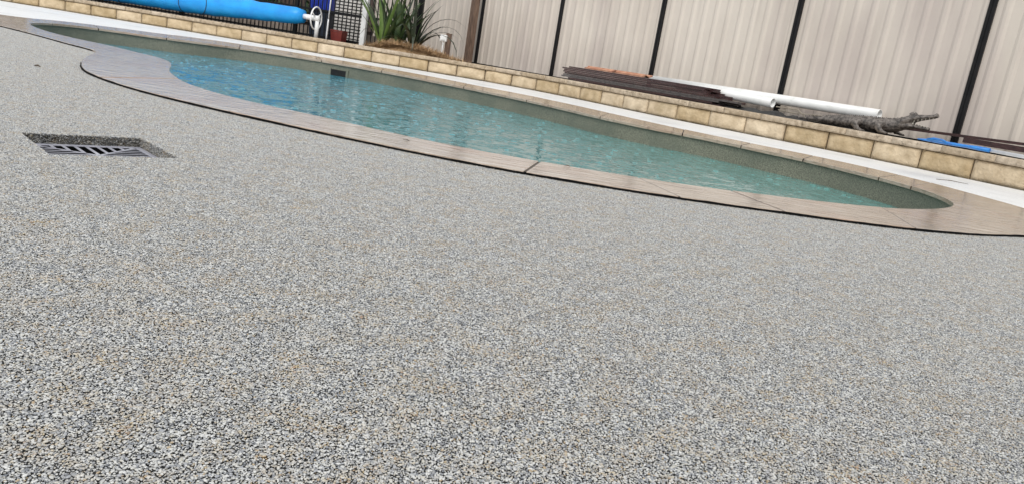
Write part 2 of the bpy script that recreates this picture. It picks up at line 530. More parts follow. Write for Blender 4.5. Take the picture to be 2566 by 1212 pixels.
WALL = [(-13.5, 13.6), (-11, 13.95), (-9, 14.0), (-8, 13.92), (-6.5, 13.72), (-5.2, 13.45), (-4.1, 13.15), (-3.2, 12.93), (-2.3, 12.76), (-1.5, 12.62), (-.75, 12.42), (-.1, 11.98), (.55, 11.25), (1.05, 10.45), (1.5, 9.75), (2.04, 9.15), (2.45, 8.7), (2.86, 8.3), (3.15, 7.98), (3.42, 7.62), (3.66, 7.27), (3.88, 6.9), (4.11, 6.52), (4.9, 5.3), (6.2, 3.3)]
wall = resample(relax(resample(catmull([Vector(p) for p in WALL], 6), .25), 6), .05)
WALL_H, CAP_H, WALL_T = .245, .062, .20
DR = [v2(P(68, 333.5)), v2(P(362, 347)), v2(P(443, 399)), v2(P(105, 382))]
dc = sum(DR, Vector((0, 0))) / 4
dang = math.atan2((DR[1] - DR[0]).y, (DR[1] - DR[0]).x)
DU, DV = Vector((math.cos(dang), math.sin(dang))), Vector((math.sin(dang), -math.cos(dang)))   # along back edge, towards camera
DS = .150
drain = [dc - DU * DS - DV * DS, dc + DU * DS - DV * DS, dc + DU * DS + DV * DS, dc - DU * DS + DV * DS]

# ------------------------------------------------------------------ ground, deck, path, pool
far = [Vector((-400, -400)), Vector((400, -400)), Vector((400, 400)), Vector((-400, 400))]
mid = grow(inner, .12)
sheet('ground', far, [mid, drain], -.09, 'earth')
sheet('deck', [Vector((-16, -4)), Vector((9, -4)), Vector((9, 16)), Vector((-16, 16))], [mid, drain], -.0042, 'deck')
far_edge = [p for p in outer]
# path between far coping and wall, wet sky sheen put into its pale colour
i0 = min(range(len(outer)), key=lambda i: (outer[i] - Vector((-6.1, 8.0))).length)
i1 = min(range(len(outer)), key=lambda i: (outer[i] - Vector((2.7, 3.8))).length)
def arc(poly, a, b):
    N = len(poly); out = [a % N]; i = a
    while i % N != b % N: i += 1; out.append(i % N)
    return [poly[k] for k in out]
seg = arc(outer, i1, i0)
cen = Vector((-1, 6))
inset = [p + (cen - p).normalized() * .06 for p in seg]
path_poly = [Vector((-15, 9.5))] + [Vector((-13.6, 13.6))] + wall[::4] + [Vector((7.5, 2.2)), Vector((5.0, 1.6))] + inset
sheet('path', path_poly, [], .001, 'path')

# coping: pavers between the inner and outer outline
def nearest(poly, p): return min(range(len(poly)), key=lambda i: (poly[i] - p).length)
JN = [((75, 61), None, (-6.1, 8.0)), ((174, 93.5), (60, 79), None), ((362, 136), (232, 124), None), ((447, 198), (249, 192), None), ((700, 270), (560, 275), None), ((1365, 407), (1332, 433), None), ((1615, 447), (1690, 490), None), ((1846, 479), (1962, 528), None), ((2226, 521), (2290, 570), None), ((2395, 512), None, (2.75, 3.8)),
      ((2293, 468), (2340, 460), None), ((2210, 446), (2240, 436), None), ((2023, 400), (2044, 391.5), None), ((1860, 365), (1880, 359), None), ((1700, 333), (1720, 326), None), ((1509, 294), (1530, 284), None), ((1340, 254), (1360, 247), None), ((1160, 218), (1170, 210), None), ((960, 179), (965, 171), None), ((800, 151), (805, 143), None), ((600, 120), (600, 111), None), ((420, 96), (420, 86), None), ((250, 72), (235, 63), None), ((130, 59), (100, 49), None)]
coping = bpy.data.objects.new('coping', None); COL.objects.link(coping)
tag(coping, kind='structure')
cuts = []
for a, b, w in JN:
    ia = nearest(inner, v2(P(*a, COP_Z)))
    ib = nearest(outer, v2(P(*b, COP_Z)) if b else Vector(w))
    cuts.append((ia, ib))
sgn = 1
def arc_dir(poly, a, b, fwd):
    N = len(poly); out = []; i = a
    while True:
        out.append(poly[i % N])
        if i % N == b % N: break
        i += 1
        if len(out) > N: break
    return out
for k in range(len(cuts)):
    (a0, b0), (a1, b1) = cuts[k], cuts[(k + 1) % len(cuts)]
    ai = arc_dir(inner, a0, a1, True)
    bo = arc_dir(outer, b0, b1, True)
    if len(ai) > len(inner) * .5 or len(bo) > len(outer) * .5: continue
    # trim both ends by half a joint
    def trim(L, d=.005):
        L = list(L)
        if len(L) > 1:
            L[0] = L[0] + (L[1] - L[0]).normalized() * d
            L[-1] = L[-1] + (L[-2] - L[-1]).normalized() * d
        return L
    ai, bo = trim(ai), trim(bo)
    poly = ai + bo[::-1]
    if area(poly) < 0: poly = poly[::-1]
    dz = random.uniform(-.0015, .0015)
    o = MB().prism(poly, -.014, COP_Z + dz).build('paver', 'coping', coping)
    bevel(o, .002, 2)
# mortar bed under the pavers
grout = MB()
ring_in, ring_out = grow(inner, .015), grow(outer, -.012)
sheet_o = sheet('mortar_bed', ring_out, [ring_in], COP_Z - .0026, 'grout')
# black foam expansion joint along the near side of the coping
def strip(name, line, w, z0, z1, ma):
    v, f = [], []
    N = len(line)
    for i, p in enumerate(line):
        t = (line[min(i + 1, N - 1)] - line[max(i - 1, 0)]).normalized()
        nn = Vector((t.y, -t.x))
        jig = random.uniform(-.0012, .0012)
        for q, z in ((p + nn * .001, z0), (p + nn * (w + jig), z0), (p + nn * (w + jig), z1 + jig), (p + nn * .001, z1 + jig)):
            v.append((q.x, q.y, z))
    for i in range(N - 1):
        for k in range(4):
            f.append((i * 4 + k, i * 4 + (k + 1) % 4, i * 4 + 4 + (k + 1) % 4, i * 4 + 4 + k))
    f += [(3, 2, 1, 0), (N * 4 - 4, N * 4 - 3, N * 4 - 2, N * 4 - 1)]
    return mesh(name, v, f, ma)
ja, jb = nearest(outer, v2(P(0, 64, COP_Z))) - 12, nearest(outer, v2(P(234, 126, COP_Z)))
jc, jd = nearest(outer, v2(P(205, 156, COP_Z))), nearest(outer, v2(P(2566, 587, COP_Z))) + 6
for a, b, lb in ((ja, jb, 'short black foam expansion joint along the narrow stone edging'), (jc, jd, 'long black foam expansion joint between gravel paving and stone pool edging')):
    line = [outer[i % len(outer)] for i in range(a, b + 1)]
    if area(outer) < 0: line = line[::-1]
    line = resample(line, .05)
    o = link('expansion_joint', strip('expansion_joint', line, .006, -.004, .0078, 'joint_foam'))
    tag(o, lb, 'joint strip')

def ico0():
    bm = bmesh.new(); bmesh.ops.create_icosphere(bm, subdivisions=1, radius=1)
    bm.verts.ensure_lookup_table()
    v = [tuple(x.co) for x in bm.verts]; f = [tuple(q.index for q in x.verts) for x in bm.faces]
    bm.free(); return v, f
IV0, IF0 = ico0()
# pool shell, water, skimmer
shell_line = grow(inner, .022)
N = len(shell_line)
v = [(p.x, p.y, z) for z in (-.013, -1.45) for p in shell_line]
f = [(i, N + i, N + (i + 1) % N, (i + 1) % N) for i in range(N)]
o = link('pool_wall', mesh('pool_wall', v, f, 'pebblecrete', True)); o['kind'] = 'structure'
sheet('pool_floor', grow(inner, .03), [], -1.45, 'floor')
WATER_Z = -.15
sheet('water', grow(inner, .024), [], WATER_Z, 'water')
# rings of water thrown up by raindrops
random.seed(5)
rv = MB()
tries = 0
while tries < 620:
    tries += 1
    p = Vector((random.uniform(-4.8, 2.3), random.uniform(3.1, 9.8)))
    if not inside(grow(inner, -.08), p.x, p.y): continue
    R_ = random.uniform(.005, .022); h_ = random.uniform(.0009, .0022)
    seg = 18; vv = []; ff = []
    for k in range(seg):
        an = 2 * math.pi * k / seg
        w = 1 + .08 * math.sin(an * 3 + tries)
        for dr, dz in ((-.0045, -.0004), (-.002, .6 * h_), (0, h_), (.002, .6 * h_), (.0045, -.0004)):
            vv.append((p.x + math.cos(an) * (R_ * w + dr), p.y + math.sin(an) * (R_ * w + dr), WATER_Z + dz))
    for k in range(seg):
        for j in range(4):
            ff.append((k * 5 + j, k * 5 + j + 1, ((k + 1) % seg) * 5 + j + 1, ((k + 1) % seg) * 5 + j))
    rv.add(vv, [tuple(reversed(q)) for q in ff])
    if random.random() < .4:                            # a bead of splash in the middle
        bv, bf = IV0, IF0
        rr_ = random.uniform(.002, .004)
        rv.add([(p.x + x * rr_, p.y + y * rr_, WATER_Z + .004 + z * rr_) for x, y, z in bv], bf)
o = rv.build('rain_ripples', 'water', None, True)
tag(o, 'rings and beads of splash where rain hits the pool', 'ripples', kind='stuff')
sk = v2(P(858, 160, COP_Z)); ks = nearest(shell_line, sk)
t = (shell_line[(ks + 3) % N] - shell_line[ks - 3]).normalized(); nn = Vector((-t.y, t.x))
if (nn.dot(Vector((-1, 6)) - shell_line[ks])) < 0: nn = -nn
c = shell_line[ks] + nn * .004
r = root('pool_skimmer', (c.x, c.y, WATER_Z - .06), 'dark skimmer mouth in the far pool wall just above the water', 'skimmer')
MB().cbox(c, t, nn, .21, .02, WATER_Z - .06, -.075).build('mouth', 'dark', r)
for sx in (-1, 1):
    MB().cbox(c + t * sx * .122, t, nn, .03, .03, WATER_Z - .06, -.06).build('jamb', 'pebblecrete', r)

# ------------------------------------------------------------------ pebbles (real stones in tiles, instanced by geometry nodes)
def ico(sub):
    bm = bmesh.new(); bmesh.ops.create_icosphere(bm, subdivisions=sub, radius=1)
    bm.verts.ensure_lookup_table()
    v = np.array([x.co[:] for x in bm.verts]); f = np.array([[q.index for q in x.verts] for x in bm.faces])
    bm.free(); return v, f
IV, IF = ico(2)
IV1, IF1 = ico(1)
def stones(cx, cy, cz, base, ro=None):
    """many irregular flat stones as one vertex/face array; returns v, f, tint per vertex"""
    bv, bf = base
    n = len(cx); k = len(bv)
    L = np.minimum(RNG.lognormal(math.log(.00119), .30, n), .0021)
    sx, sy, sz = L * RNG.uniform(1.0, 1.45, n), L * RNG.uniform(.70, 1.0, n), L * RNG.uniform(.5, .75, n)
    # lumpy directional scaling for angular chips
    D = RNG.normal(size=(n, 5, 3)); D /= np.linalg.norm(D, axis=2, keepdims=True)
    cut = RNG.uniform(.5, .9, (n, 5))
    V = np.repeat(bv[None], n, 0)
    for q in range(5):
        d = np.einsum('nkc,nc->nk', V, D[:, q])
        ex = np.maximum(0, d - cut[:, q][:, None])
        V = V - ex[:, :, None] * D[:, q][:, None, :]
    top = RNG.uniform(.45, .8, n)[:, None]                      # trowelled: tops pressed flat
    V[:, :, 2] = np.minimum(V[:, :, 2], top + .12 * np.maximum(0, V[:, :, 2] - top))
    V = V * np.stack([sx, sy, sz], 1)[:, None, :]
    a = RNG.uniform(0, 2 * np.pi, n); tx = RNG.normal(0, .13, n); ty = RNG.normal(0, .13, n)
    def rot(V, i, j, an):
        c, s = np.cos(an)[:, None], np.sin(an)[:, None]
        W = V.copy(); W[:, :, i] = c * V[:, :, i] - s * V[:, :, j]; W[:, :, j] = s * V[:, :, i] + c * V[:, :, j]
        return W
    V = rot(V, 1, 2, tx); V = rot(V, 0, 2, ty); V = rot(V, 0, 1, a)
    V = V + np.stack([cx, cy, cz], 1)[:, None, :]
    Fc = (bf[None] + (np.arange(n) * k)[:, None, None]).reshape(-1, 3)
    tint = np.repeat(RNG.uniform(0, 1, n), k)
    return V.reshape(-1, 3), Fc, tint
def np_mesh(name, V, Fc, tint, ma):
    me = bpy.data.meshes.new(name)
    me.vertices.add(len(V)); me.vertices.foreach_set('co', V.ravel())
    me.loops.add(Fc.size); me.loops.foreach_set('vertex_index', Fc.ravel())
    me.polygons.add(len(Fc))
    me.polygons.foreach_set('loop_start', np.arange(0, Fc.size, 3))
    me.polygons.foreach_set('loop_total', np.full(len(Fc), 3))
    me.polygons.foreach_set('use_smooth', np.ones(len(Fc), bool))
    me.update(calc_edges=True)
    at = me.attributes.new('tint', 'FLOAT', 'POINT'); at.data.foreach_set('value', tint.astype(np.float32))
    me.materials.append(M[ma])
    return me
TILE, STEP = .08, .00222
def tile_mesh(i):
    k = int(TILE / STEP)
    gx, gy = np.meshgrid(np.arange(k), np.arange(k))
    s = TILE / k
    x = (gx.ravel() + .5 + RNG.uniform(-.42, .42, k * k)) * s - TILE / 2
    y = (gy.ravel() + .5 + RNG.uniform(-.42, .42, k * k)) * s - TILE / 2
    z = RNG.normal(-.0011, .0005, k * k)
    return np_mesh('pebble_tile', *stones(x, y, z, (IV, IF)), 'pebble')
tiles = bpy.data.collections.new('pebble_tiles')
for i in range(6):
    tiles.objects.link(bpy.data.objects.new('pebble_tile', tile_mesh(i)))
xs = np.arange(-6.6, 4.4, TILE); ys = np.arange(.12, 8.6, TILE)
TX, TY = np.meshgrid(xs, ys); TX, TY = TX.ravel(), TY.ravel()
keep = ~inside_np([tuple(p) for p in grow(outer, -.13)], TX, TY)
keep &= ~inside_np([tuple(p) for p in path_poly], TX, TY) | inside_np([tuple(p) for p in outer], TX, TY)
keep &= (np.abs(TX) < 1.0 + TY * .95)
ru, rv_ = (TX - dc.x) * DU.x + (TY - dc.y) * DU.y, (TX - dc.x) * DV.x + (TY - dc.y) * DV.y
near_drain = (np.abs(ru) < DS + .062) & (np.abs(rv_) < DS + .062)
keep &= ~near_drain
me = bpy.data.meshes.new('pebbles')
pts = np.stack([TX[keep], TY[keep], np.zeros(keep.sum())], 1)
me.vertices.add(len(pts)); me.vertices.foreach_set('co', pts.ravel())
at = me.attributes.new('turn', 'FLOAT', 'POINT'); at.data.foreach_set('value', (RNG.integers(0, 4, len(pts)) * math.pi / 2).astype(np.float32))
peb = link('pebbles', me)
tag(peb, 'grey and ochre pebble surface bound with clear resin around the pool', 'pebbles', kind='stuff')
ng = bpy.data.node_groups.new('scatter_pebbles', 'GeometryNodeTree')
ng.interface.new_socket('Geometry', in_out='INPUT', socket_type='NodeSocketGeometry')
ng.interface.new_socket('Geometry', in_out='OUTPUT', socket_type='NodeSocketGeometry')
gi, go = ng.nodes.new('NodeGroupInput'), ng.nodes.new('NodeGroupOutput')
ci = ng.nodes.new('GeometryNodeCollectionInfo'); ci.inputs['Collection'].default_value = tiles
ci.inputs['Separate Children'].default_value = True; ci.inputs['Reset Children'].default_value = True
ip = ng.nodes.new('GeometryNodeInstanceOnPoints'); ip.inputs['Pick Instance'].default_value = True
na = ng.nodes.new('GeometryNodeInputNamedAttribute'); na.data_type = 'FLOAT'; na.inputs['Name'].default_value = 'turn'
cx = ng.nodes.new('ShaderNodeCombineXYZ')
ng.links.new(gi.outputs[0], ip.inputs['Points']); ng.links.new(ci.outputs[0], ip.inputs['Instance'])
ng.links.new(na.outputs['Attribute'], cx.inputs['Z']); ng.links.new(cx.outputs[0], ip.inputs['Rotation'])
ng.links.new(ip.outputs[0], go.inputs[0])
peb.modifiers.new('scatter', 'NODES').node_group = ng
# stones laid singly round the drain opening, and on the cut sides of the layer
x0, x1 = TX[near_drain].min() - TILE / 2, TX[near_drain].max() + TILE / 2
y0, y1 = TY[near_drain].min() - TILE / 2, TY[near_drain].max() + TILE / 2
gx, gy = np.meshgrid(np.arange(x0, x1, STEP), np.arange(y0, y1, STEP))
X = gx.ravel() + RNG.uniform(-.001, .001, gx.size) + STEP / 2; Y = gy.ravel() + RNG.uniform(-.001, .001, gx.size) + STEP / 2
out = ~inside_np([tuple(p) for p in grow(drain, .001)], X, Y)
cells = {(round((a - xs[0]) / TILE), round((b - ys[0]) / TILE)) for a, b in zip(TX[near_drain], TY[near_drain])}
out &= np.array([(int(i), int(j)) in cells for i, j in zip(np.round((X - xs[0]) / TILE), np.round((Y - ys[0]) / TILE))])
X, Y = X[out], Y[out]; Z = RNG.normal(-.0011, .0005, len(X))
sxx, syy, szz = [], [], []
for i in range(4):
    a, b = drain[i], drain[(i + 1) % 4]
    for row in range(11):
        n = int((b - a).length / STEP)
        for j in range(n):
            p = a.lerp(b, (j + random.random()) / n) + (a.lerp(b, .5) - dc).normalized() * random.uniform(-.0018, .0015)
            sxx.append(p.x); syy.append(p.y); szz.append(-.002 - row * .0026 + random.uniform(-.001, .001))
X = np.concatenate([X, sxx]); Y = np.concatenate([Y, syy]); Z = np.concatenate([Z, szz])
o = link('pebble_rim', np_mesh('pebble_rim', *stones(X, Y, Z, (IV, IF)), 'pebble'))
tag(o, 'pebbles bordering the square drain opening in the paving', 'pebbles', kind='stuff')

# ------------------------------------------------------------------ drain grate
r = root('drain_grate', (dc.x, dc.y, -.075), 'grey square floor drain grate sunk in the pebble paving', 'drain')
gz0, gz1 = -.0300, -.0262
D3 = lambda u, w, z=0: Vector((*(dc + DU * u + DV * w), z))
S = .146
g = MB()
w_ = .017
g.box(D3(-S, -S, gz0), D3(2 * S, 0) - D3(0, 0), D3(0, w_) - D3(0, 0), (0, 0, gz1 - gz0))
g.box(D3(-S, S - w_, gz0), D3(2 * S, 0) - D3(0, 0), D3(0, w_) - D3(0, 0), (0, 0, gz1 - gz0))
g.box(D3(-S, -S + w_, gz0), D3(w_, 0) - D3(0, 0), D3(0, 2 * S - 2 * w_) - D3(0, 0), (0, 0, gz1 - gz0))
g.box(D3(S - w_, -S + w_, gz0), D3(w_, 0) - D3(0, 0), D3(0, 2 * S - 2 * w_) - D3(0, 0), (0, 0, gz1 - gz0))
o = g.build('frame', 'grate', r); bevel(o, .002, 2)
I = S - w_
for sa in (1, -1):                                   # diagonal ribs
    d = (DU + DV * sa).normalized(); n_ = Vector((-d.y, d.x))
    o = MB().cbox(dc, d, n_, I * 2.75, .007, gz0 + .0004 * (sa + 2), gz1 - .0008 - .0003 * sa).build('rib', 'grate', r)
for q in range(4):                                   # bars of the four triangles
    ca, sa = math.cos(q * math.pi / 2), math.sin(q * math.pi / 2)
    e = DU * ca + DV * sa; h = -DU * sa + DV * ca
    wide = q in (0, 2)
    pitch = .0285 if wide else .0250
    bw = .0090 if wide else .0055
    kk = int(I / pitch)
    for j in range(-kk, kk + 1):
        uu = j * pitch
        ln = I - abs(uu)
        if ln < .012: continue
        c = dc - h * (I - ln / 2) + e * uu
        o = MB().cbox(c, h, e, ln, bw, gz0 + .0026, gz1 - .0004).build('bar', 'grate', r)
pit = MB()
for i in range(4):
    a, b = drain[i], drain[(i + 1) % 4]
    pit.add([(a.x, a.y, -.031), (b.x, b.y, -.031), (b.x, b.y, -.3), (a.x, a.y, -.3)], [(0, 1, 2, 3)])
pit.add([(p.x, p.y, -.3) for p in drain], [(0, 1, 2, 3)])
pit.build('sump', 'dark', r)

# twig and leaf bits lying on the deck
a, b = P(87, 167), P(101, 170)
MB().tube([a + Vector((0, 0, .004)), a.lerp(b, .5) + Vector((0, .004, .008)), b + Vector((0, 0, .004))], [.003, .004, .002], 6).thing('twig', 'twig', 'short dark twig lying alone on the pebbles', 'twig')
a, b = P(2345, 452), P(2425, 464)
MB().tube([a + Vector((0, 0, .008)), a.lerp(b, .4) + Vector((.01, 0, .014)), b + Vector((0, 0, .007))], [.002, .003, .0015], 6).thing('twig', 'twig', 'thin dark twig on the pale path under the block wall', 'twig')
def leaf_bit(p, s, name, label):
    v = [p + Vector((math.cos(a) * s * (1 + .5 * math.cos(2 * a)), math.sin(a) * s * .6, .003 + .004 * abs(math.sin(a * 1.5)))) for a in [i * math.pi / 4 for i in range(8)]]
    b = MB().add(v + [q - Vector((0, 0, .0015)) for q in v], [tuple(range(8)), tuple(reversed(range(8, 16)))] + [(i, 8 + i, 8 + (i + 1) % 8, (i + 1) % 8) for i in range(8)])
    b.thing(name, 'twig', label, 'leaf')
leaf_bit(P(1018, 354, COP_Z), .009, 'dead_leaf', 'small brown dead leaf on the stone edging beside the longest foam joint')
leaf_bit(P(1420, 418, COP_Z), .010, 'dead_leaf', 'tiny brown leaf on the paver edge touching the water')

# ------------------------------------------------------------------ garden wall of split-face blocks
gw = root('garden_wall', (wall[len(wall) // 2].x, wall[len(wall) // 2].y, 0), 'low curved garden wall of sandy split face blocks with caps', 'wall')
g0 = world_loc(gw)
def rough_block(L, H, T, amp, seed, bev=.012):
    """front face (-y) split and uneven, others flat; origin at front bottom centre"""
    nx, nz = 12, 5
    v, f = [], []
    for k in range(nz + 1):
        for i in range(nx + 1):
            x = -L / 2 + L * i / nx; z = H * k / nz
            e = min(i, nx - i, k, nz - k)
            y = 0
            if e > 0:
                y = -amp * (.5 + mnoise.noise(Vector((x * 9 + seed * 7, z * 11, seed)))) - amp * .5 * mnoise.noise(Vector((x * 34 + seed, z * 34, seed * 3)))
            else:
                y = bev
            v.append((x, y, z))
    for k in range(nz):
        for i in range(nx):
            a = k * (nx + 1) + i
            f.append((a, a + 1, a + nx + 2, a + nx + 1))
    n0 = len(v)
    v += [(-L / 2, T, 0), (L / 2, T, 0), (L / 2, T, H), (-L / 2, T, H)]
    bot = [i for i in range(nx + 1)]; top = [nz * (nx + 1) + i for i in range(nx + 1)]
    lef = [k * (nx + 1) for k in range(nz + 1)]; rig = [k * (nx + 1) + nx for k in range(nz + 1)]
    f.append(tuple([n0 + 0, n0 + 1] + bot[::-1]))
    f.append(tuple(top + [n0 + 2, n0 + 3]))
    f.append(tuple(lef + [n0 + 3, n0 + 0]))
    f.append(tuple(rig[::-1] + [n0 + 1, n0 + 2]))
    f.append((n0 + 1, n0, n0 + 3, n0 + 2))
    return v, f
BL = .49
blocks = [mesh('block', *rough_block(BL - .012, WALL_H - CAP_H - .006, WALL_T - .03, .014, s), 'block', True) for s in range(7)]
caps = [mesh('cap', *rough_block(BL * 1.02 - .004, CAP_H, WALL_T + .02, .011, s + 20, .005), 'cap', True) for s in range(7)]
for me_ in blocks + caps:
    me_.polygons.foreach_set('use_smooth', [False] * len(me_.polygons))
    # smooth only the split face
    n_face = 60
    flags = [i < n_face for i in range(len(me_.polygons))]
    me_.polygons.foreach_set('use_smooth', flags)
def along(line, step, start=0.0):
    pts = resample(line, .01)
    out = []
    s = start; n = int(step / .01)
    i = int(start / .01)
    while i + n < len(pts):
        a, b = pts[i], pts[i + n]
        out.append(((a + b) / 2, math.atan2(b.y - a.y, b.x - a.x), (b - a).length))
        i += n
    return out
for i, (c, an, L) in enumerate(along(wall, BL, .1)):
    jit = random.uniform(-.004, .004)
    o = link('block', blocks[random.randrange(7)], gw, Vector((c.x, c.y, .0012)) - g0, (0, 0, an))
    o.location += Vector((-math.sin(an), math.cos(an), 0)) * (.012 + jit)
for i, (c, an, L) in enumerate(along(wall, BL * 1.02, .28)):
    o = link('cap', caps[random.randrange(7)], gw, Vector((c.x, c.y, WALL_H - CAP_H)) - g0, (0, 0, an))
    o.location += Vector((-math.sin(an), math.cos(an), 0)) * random.uniform(-.004, .002)
# dark core behind the joints
core = MB()
lw = wall[::3]
for a, b in zip(lw, lw[1:]):
    t = (b - a).normalized(); n_ = Vector((-t.y, t.x))
    q = [a + n_ * .04, b + n_ * .04, b + n_ * .17, a + n_ * .17]
    core.add([(p.x, p.y, 0.0) for p in q] + [(p.x, p.y, WALL_H - .012) for p in q], [(0, 1, 5, 4), (2, 3, 7, 6), (4, 5, 6, 7)])
core.build('core', 'soil', gw)

# raised garden bed behind the wall
back = []
for i, p in enumerate(wall[::6]):
    j = min(len(wall) - 1, i * 6 + 1); k = max(0, i * 6 - 1)
    t = (wall[j] - wall[k]).normalized()
    back.append(p + Vector((-t.y, t.x)) * .16)
bed = sheet('garden_bed', back + [Vector((12, 2)), Vector((40, 20)), Vector((40, 60)), Vector((-60, 60)), Vector((-60, 14))], [], .205, 'soil')

# ------------------------------------------------------------------ metal sheet fence
def fp(t, off=0.0): return FA + FB * t + FN * off
fr0 = fp(0)
sf = root('metal_fence', (fr0.x, fr0.y, .205), 'tall beige ribbed metal sheet fence with black posts', 'fence')
s0 = world_loc(sf)
BAY = FB.length
def sheet_panel(L, z0, z1):
    """ribbed sheet in local x (length), y (towards pool)"""
    prof = []
    rib = L / 11
    x = 0
    for i in range(11):
        xs_ = i * rib
        prof += [(xs_, 0), (xs_ + rib * .48, 0), (xs_ + rib * .64, .012), (xs_ + rib * .80, .012), (xs_ + rib * .96, 0)]
    prof.append((L, 0))
    n = len(prof)
    v = [(a, -b, z) for z in (z0, z1) for a, b in prof]
    f = [(i, i + 1, n + i + 1, n + i) for i in range(n - 1)]
    return mesh('sheet', v, f, 'sheet')
fang = math.atan2(FD.y, FD.x)
pm = sheet_panel(BAY - .006, .02, 1.80)
pol = MB()
for sx in (-1, 1):
    pol.box((sx * .004 - (.030 if sx < 0 else 0), -.026, 0), (.030, 0, 0), (0, .040, 0), (0, 0, 1.84))
pol.box((-.010, -.020, 0), (.020, 0, 0), (0, .022, 0), (0, 0, 1.84))
pmesh = mesh('post', pol.v, pol.f, 'post')
rl = MB().box((.03, -.018, .0), (BAY - .06, 0, 0), (0, .034, 0), (0, 0, .045))
rmesh = mesh('rail', rl.v, rl.f, 'post')
for t in range(-3, 8):
    p = fp(t)
    loc = Vector((p.x, p.y, .205)) - s0
    link('sheet', pm, sf, loc, (0, 0, fang))
    link('post', pmesh, sf, loc, (0, 0, fang))
    link('rail', rmesh, sf, loc, (0, 0, fang))
    link('rail', rmesh, sf, loc + Vector((0, 0, 1.78)), (0, 0, fang))

# ------------------------------------------------------------------ black tubular pool fence
PO = 1.05                                             # metres behind the wall face
e0 = G(1052, 60, PO)
pf = root('pool_fence', (e0.x, e0.y, .205), 'black tubular picket fence behind the blue pool cover roll', 'fence')
k0 = world_loc(pf)
pk = MB().box((-.008, -.008, 0), (.016, 0, 0), (0, .016, 0), (0, 0, 1.25))
pkm = mesh('picket', pk.v, pk.f, 'picket')
lang = math.atan2(LD.y, LD.x)
NPK = 112
for i in range(NPK):
    q = LD * (.06 + i * .082)
    link('picket', pkm, pf, (q.x, q.y, 0), (0, 0, lang))
pp = MB().box((-.032, -.032, 0), (.064, 0, 0), (0, .064, 0), (0, 0, 1.3))
ppm = mesh('post', pp.v, pp.f, 'picket')
for i in range(5):
    q = LD * (i * 2.36)
    link('post', ppm, pf, (q.x, q.y, 0), (0, 0, lang))
rr = MB().box((0, -.0175, 0), (NPK * .082, 0, 0), (0, .035, 0), (0, 0, .035))
rrm = mesh('rail', rr.v, rr.f, 'picket')
for z in (.045, .50, 1.19):
    link('rail', rrm, pf, (0, 0, z), (0, 0, lang))

# ------------------------------------------------------------------ pool cover roll
RO = .48
wc = G(790, 44, RO)
cr = root('cover_roller', (wc.x, wc.y, .205), 'blue pool cover wound on a white roller with spoked hand wheel', 'roller')
LD3 = Vector((LD.x, LD.y, 0)); LN3 = Vector((LN.x, LN.y, 0))
a = G(761, 44, RO)
roll_z = lambda s: .56 - .05 * min(1, s / .36) - .025 * s
roll_r = lambda s: .137 + .040 * min(1, s / .36) + .025 * s
pts, rad = [], []
Lr = (G(90, 0, RO) - a).length
for i in range(40):
    s = i / 39
    z = roll_z(s) + .004 * math.sin(i * 1.9)
    rr_ = roll_r(s) + .004 * math.sin(i * 2.7 + 1)
    if i == 0: rr_ = .105
    p = a + LD3 * (Lr * s if i else -.004)
    pts.append(Vector((p.x, p.y, z))); rad.append(rr_)
roll = MB().tube(pts, rad, 40)
for v_ in roll.v[:len(pts) * 40]:                      # creases in the rolled sheet
    q_ = v_ - a
    v_ += (v_ - Vector((v_.x, v_.y, roll_z(q_.dot(LD3) / Lr)))) * .05 * mnoise.noise(Vector((q_.dot(LD3) * 2.2, q_.dot(LN3) * 9, v_.z * 9)))
roll.build('cover', 'blue', cr, True)
for fx, tw in ((.42, .0), (.36, .16), (.66, .05)):
    q = []
    for j in range(25):
        an = 2 * math.pi * j / 24
        s = fx + tw * (math.sin(an) * .5) / 2
        z = roll_z(s); R = roll_r(s) + .006
        p = a + LD3 * Lr * s
        q.append(Vector((p.x, p.y, z)) + Vector((0, 0, 1)) * R * math.cos(an) + LN3 * R * math.sin(an))
    MB().tube(q, .006, 5, False).build('strap', 'bin', cr)
hub = Vector((wc.x, wc.y, .56))
MB().tube([Vector((a.x, a.y, .565)) + LD3 * .1, hub - LD3 * .06], .045, 14).build('axle', 'white', cr, True)
wh = MB()
R = .19
ring = [hub - LD3 * .02 + Vector((0, 0, 1)) * R * math.cos(t) + LN3 * R * math.sin(t) for t in [2 * math.pi * i / 36 for i in range(37)]]
wheel = wh.tube(ring, .0125, 8, False).build('wheel', 'white', cr, True)
for i in range(3):
    t = math.pi + i * 2 * math.pi / 3
    d = Vector((0, 0, 1)) * math.cos(t) + LN3 * math.sin(t)
    MB().tube([hub - LD3 * .02 + d * .03, hub - LD3 * .02 + d * (R - .004)], .010, 8).build('spoke', 'white', wheel, True)
MB().tube([hub + LD3 * .02, hub - LD3 * .075], .05, 14).build('hub', 'white', wheel, True)
foot = Vector((wc.x, wc.y, .20)) - LD3 * .045
MB().tube([foot, foot + Vector((0, 0, .37))], .035, 12).build('leg', 'white', cr, True)
farp = pts[-1] + LD3 * .12
MB().tube([pts[-1] - LD3 * .1, farp], .045, 12).build('axle', 'white', cr, True)
MB().tube([Vector((farp.x, farp.y, .2)), Vector((farp.x, farp.y, .55))], .035, 12).build('leg', 'white', cr, True)

